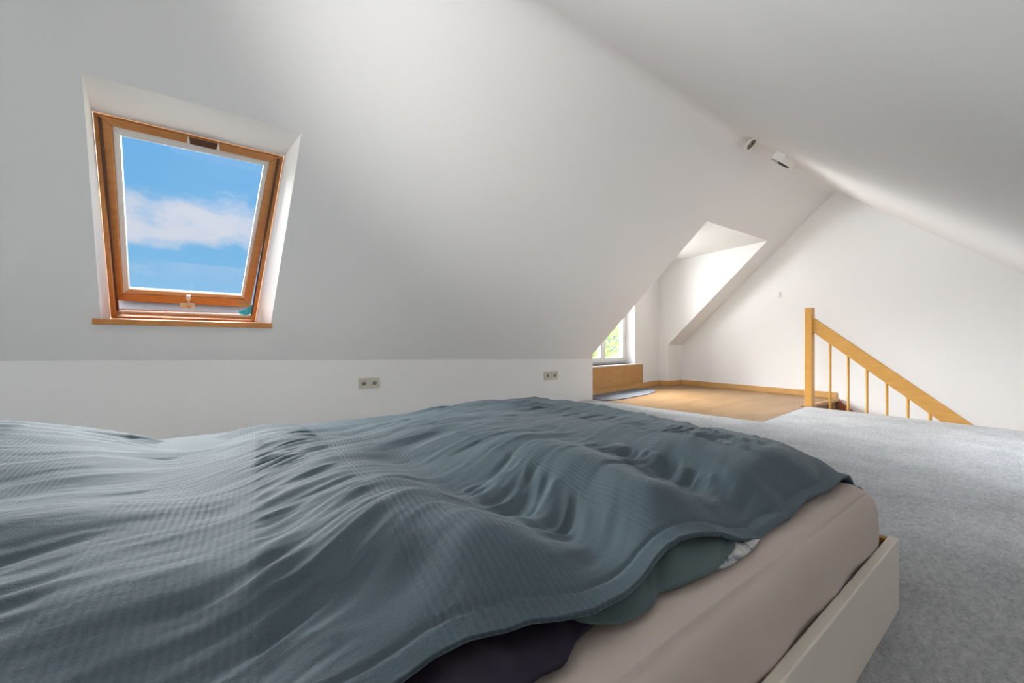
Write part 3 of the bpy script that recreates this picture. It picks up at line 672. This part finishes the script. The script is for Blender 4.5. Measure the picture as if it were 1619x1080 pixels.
def make_duvet():
    NXg, NYg = 380, 540
    v_ = np.linspace(-.72, 1.425, NYg); b = np.linspace(0, 1, NXg); b = 1 - (1 - b) ** 1.25
    Yg, Bg = np.meshgrid(v_, b, indexing='ij')
    hemx = np.interp(Yg, hy_, hx_); hemz = np.interp(Yg, hy_, hz_)
    farx = -1.965 + .02 * np.sin(Yg * 6)
    Xg = farx + (hemx - farx) * Bg
    Yw = Yg + .008 * np.sin(Xg * 17) * sstep(1.2, 1.42, Yg)
    Z = rbf(Xg, np.clip(Yw, -.75, FY))
    # gathered wrinkles running along the bed between the seersucker bands
    ca, sa = math.cos(.28), math.sin(.28)
    wob = .06 * vnoise(Xg * 5 + 3, Yg * 5, 5)
    al = Yg * ca - Xg * sa; ac = Xg * ca + Yg * sa + wob
    msk = sstep(-.15, .25, vnoise(Xg * 3.2 + 11, Yg * 5.2 + 4, 3)) 
    per = np.mod(Yg / .36 + .79, 1); band = 1 - sstep(.24, .32, np.abs(per - .5))
    wr1 = vnoise(ac * 38, al * 8.5 + 7, 1); wr2 = vnoise(ac * 70, al * 11 + 3, 2); wr3 = vnoise(ac * 16, al * 4.2, 4); wr5 = vnoise(ac * 48 + 9, al * 9 + 2, 6)
    amp = (1 - .75 * band)
    sharp = lambda n: .5 - np.abs(n) * 2
    Z = Z + amp * (.35 + .65 * msk) * (.013 * wr1 + .008 * wr2 * msk + .008 * sharp(wr1) + .006 * msk * sharp(wr5)) + .015 * wr3 + .002 * wr2
    # edges: near hem, far side, foot
    d = (hemx - Xg)
    t = np.clip(d / .13, 0, 1); rnd = 1 - (1 - t) ** 2.2
    Z = hemz + (Z - hemz) * rnd + .003 * np.sin(Yg * 31 + 2 * np.sin(Yg * 13)) * (1 - t)
    Z -= .0035 * np.exp(-((d - .028) / .004) ** 2)
    e = (Xg - FX); Z -= np.where(e < 0, (e / .135) ** 2 * .10, 0)
    g = np.clip((Yw - FY) / .04, 0, 1); Z -= g ** 1.5 * .05
    hg = np.clip((-.62 - Yw) / .10, 0, 1); Z -= hg ** 2 * .03
    # rest on the mattress
    ex = np.minimum(np.clip(-.298 - Xg, 0, .055), np.clip(1.350 - Yw, 0, .055)); inside = (Xg > -1.90) & (Yw < 1.35) & (Xg < -.30)
    top_ = .337 - .055 + np.sqrt(np.clip(.055 ** 2 - (.055 - ex) ** 2, 0, None)) + .020 * np.clip(ex / .055, .3, 1)
    Z = np.where(inside, np.maximum(Z, top_), Z)
    P = np.stack([Xg, Yw, Z], -1).reshape(-1, 3)
    dx, dy = P[:, 0] - CB.x, P[:, 1] - CB.y
    Wd = np.stack([CB.x + dx * cb - dy * sbn, CB.y + dx * sbn + dy * cb, P[:, 2]], 1)
    idx = np.arange(NYg * NXg).reshape(NYg, NXg)
    F = np.stack([idx[:-1, :-1], idx[:-1, 1:], idx[1:, 1:], idx[1:, :-1]], -1).reshape(-1, 4)
    me = bpy.data.meshes.new('duvet_cover'); me.vertices.add(len(Wd)); me.vertices.foreach_set('co', Wd.ravel())
    me.loops.add(F.size); me.loops.foreach_set('vertex_index', F.ravel()); me.polygons.add(len(F))
    me.polygons.foreach_set('loop_start', np.arange(0, F.size, 4)); me.polygons.foreach_set('loop_total', np.full(len(F), 4))
    me.update(calc_edges=True); me.validate()
    uv = me.uv_layers.new(name='cloth'); li = np.zeros(F.size, int); me.loops.foreach_get('vertex_index', li)
    uv.data.foreach_set('uv', np.stack([P[li, 0], P[li, 1]], 1).ravel())
    me.polygons.foreach_set('use_smooth', np.ones(len(F), bool)); me.materials.append(duvet_m)
    o = bpy.data.objects.new('cover', me); COL.objects.link(o)
    if me.polygons[0].normal.z < 0: me.flip_normals()
    sd = o.modifiers.new('thickness', 'SOLIDIFY'); sd.thickness = .009; sd.offset = -1
    return o
du = empty('duvet', (-1.1, .4, .34)); tag(du, 'rumpled teal grey seersucker duvet spread over the bed', 'duvet')
cov = make_duvet(); cov.parent = du; cov.matrix_parent_inverse = du.matrix_world.inverted()

def strip_cloth(name, top, low, m, parent, nv=14, nu=60, fold=.004, sag=.0, thick=.004, seed=1):
    """cloth between two polylines (bed coordinates)"""
    def samp(pl, t):
        s = t * (len(pl) - 1); i = min(int(s), len(pl) - 2); f = s - i
        p0, p1, p2, p3 = pl[max(i - 1, 0)], pl[i], pl[i + 1], pl[min(i + 2, len(pl) - 1)]
        return .5 * ((2 * p1) + (p2 - p0) * f + (2 * p0 - 5 * p1 + 4 * p2 - p3) * f * f + (3 * p1 - p0 - 3 * p2 + p3) * f ** 3)
    r = random.Random(seed); ph = [r.random() * 6 for _ in range(4)]
    V = []; Fc = []
    for i in range(nu + 1):
        a, b = samp(top, i / nu), samp(low, i / nu)
        for j in range(nv + 1):
            t = j / nv; p = a.lerp(b, t)
            w = math.sin(i / nu * 19 + ph[0] + t * 2) + .6 * math.sin(i / nu * 41 + ph[1] - t * 3)
            p = p + Vector((.5, 0, .8)) * (fold * w * math.sin(t * math.pi * .9 + .2)) + Vector((.0, 0, sag * math.sin(t * math.pi)))
            V.append(bw(p.x, p.y, p.z))
    for i in range(nu):
        for j in range(nv):
            k = i * (nv + 1) + j; Fc.append((k, k + 1, k + nv + 2, k + nv + 1))
    o = obj(name, V, Fc, m, parent, smooth=True)
    sd = o.modifiers.new('thickness', 'SOLIDIFY'); sd.thickness = thick; sd.offset = -1
    return o
B = lambda x, y, z: wb(at_z(x, y, z))
up = [(1190, 850, .352), (1150, 842, .372), (1080, 845, .390), (1050, 862, .388), (1020, 903, .380), (975, 945, .375), (925, 968, .374), (890, 976, .374)]
lo = [(1160, 868, .352), (1130, 902, .350), (1072, 929, .350), (1038, 940, .352), (1028, 960, .348), (990, 984, .350), (950, 988, .352), (915, 983, .358)]
tp = [B(*p) + Vector((-.03, 0, -.002)) for p in up]; lw = [B(*p) for p in lo]
strip_cloth('underside', tp, lw, back_m, du, fold=.003, sag=.004, seed=3)
up = [(1206, 846, .350), (1185, 848, .354), (1160, 850, .356), (1145, 868, .354), (1135, 890, .352)]
lo = [(1202, 853, .347), (1188, 871, .346), (1172, 883, .346), (1153, 896, .346), (1130, 904, .346)]
strip_cloth('lining', [B(*p) + Vector((-.02, 0, -.004)) for p in up], [B(*p) for p in lo], lining_m, du, 10, 30, .0015, .002, .003, 5)
# dark cloth bunched under the near edge of the duvet
bl = empty('dark_blanket', bw(-.4, .2, .34)); tag(bl, 'dark plum bunched blanket peeking out under the near duvet edge', 'blanket')
up = [(950, 975, .362), (900, 972, .368), (840, 975, .368), (760, 995, .366), (680, 1025, .364), (600, 1075, .362), (520, 1130, .36), (430, 1220, .36)]
lo = [(938, 990, .352), (908, 1018, .350), (892, 1052, .349), (850, 1075, .346), (820, 1110, .340), (780, 1180, .335), (720, 1280, .33), (640, 1400, .33)]
strip_cloth('cloth', [B(*p) + Vector((-.07, 0, -.004)) for p in up], [B(*p) for p in lo], dark_m, bl, 20, 80, .005, .006, .005, 9)

# ------------------------------------------------------------------ garden tree outside the dormer window
def make_tree():
    t = empty('garden_tree', (-15, 14.2, -6)); tag(t, 'sunlit yellow green tree seen through the dormer window', 'tree')
    tube('trunk', [(-15, 14.2, -6), (-15.1, 14.1, -3), (-15, 14.2, 0)], [.25, .2, .1], bark_m, t, 10)
    r = random.Random(4); V = []; Fc = []
    for k in range(2600):
        d = Vector((r.gauss(0, 1), r.gauss(0, 1), r.gauss(0, 1))).normalized() * (2.6 * r.random() ** .4)
        c = Vector((-15, 14.2, .6)) + Vector((d.x, d.y, d.z * 1.2)); a = Vector((r.gauss(0, 1), r.gauss(0, 1), r.gauss(0, 1))).normalized() * .16; b = a.orthogonal().normalized() * .09
        n0 = len(V); V += [c - a, c + b, c + a, c - b]; Fc.append((n0, n0 + 1, n0 + 2, n0 + 3))
    o = obj('foliage', V, Fc, leaf_m, t); o['kind'] = 'stuff'
make_tree()
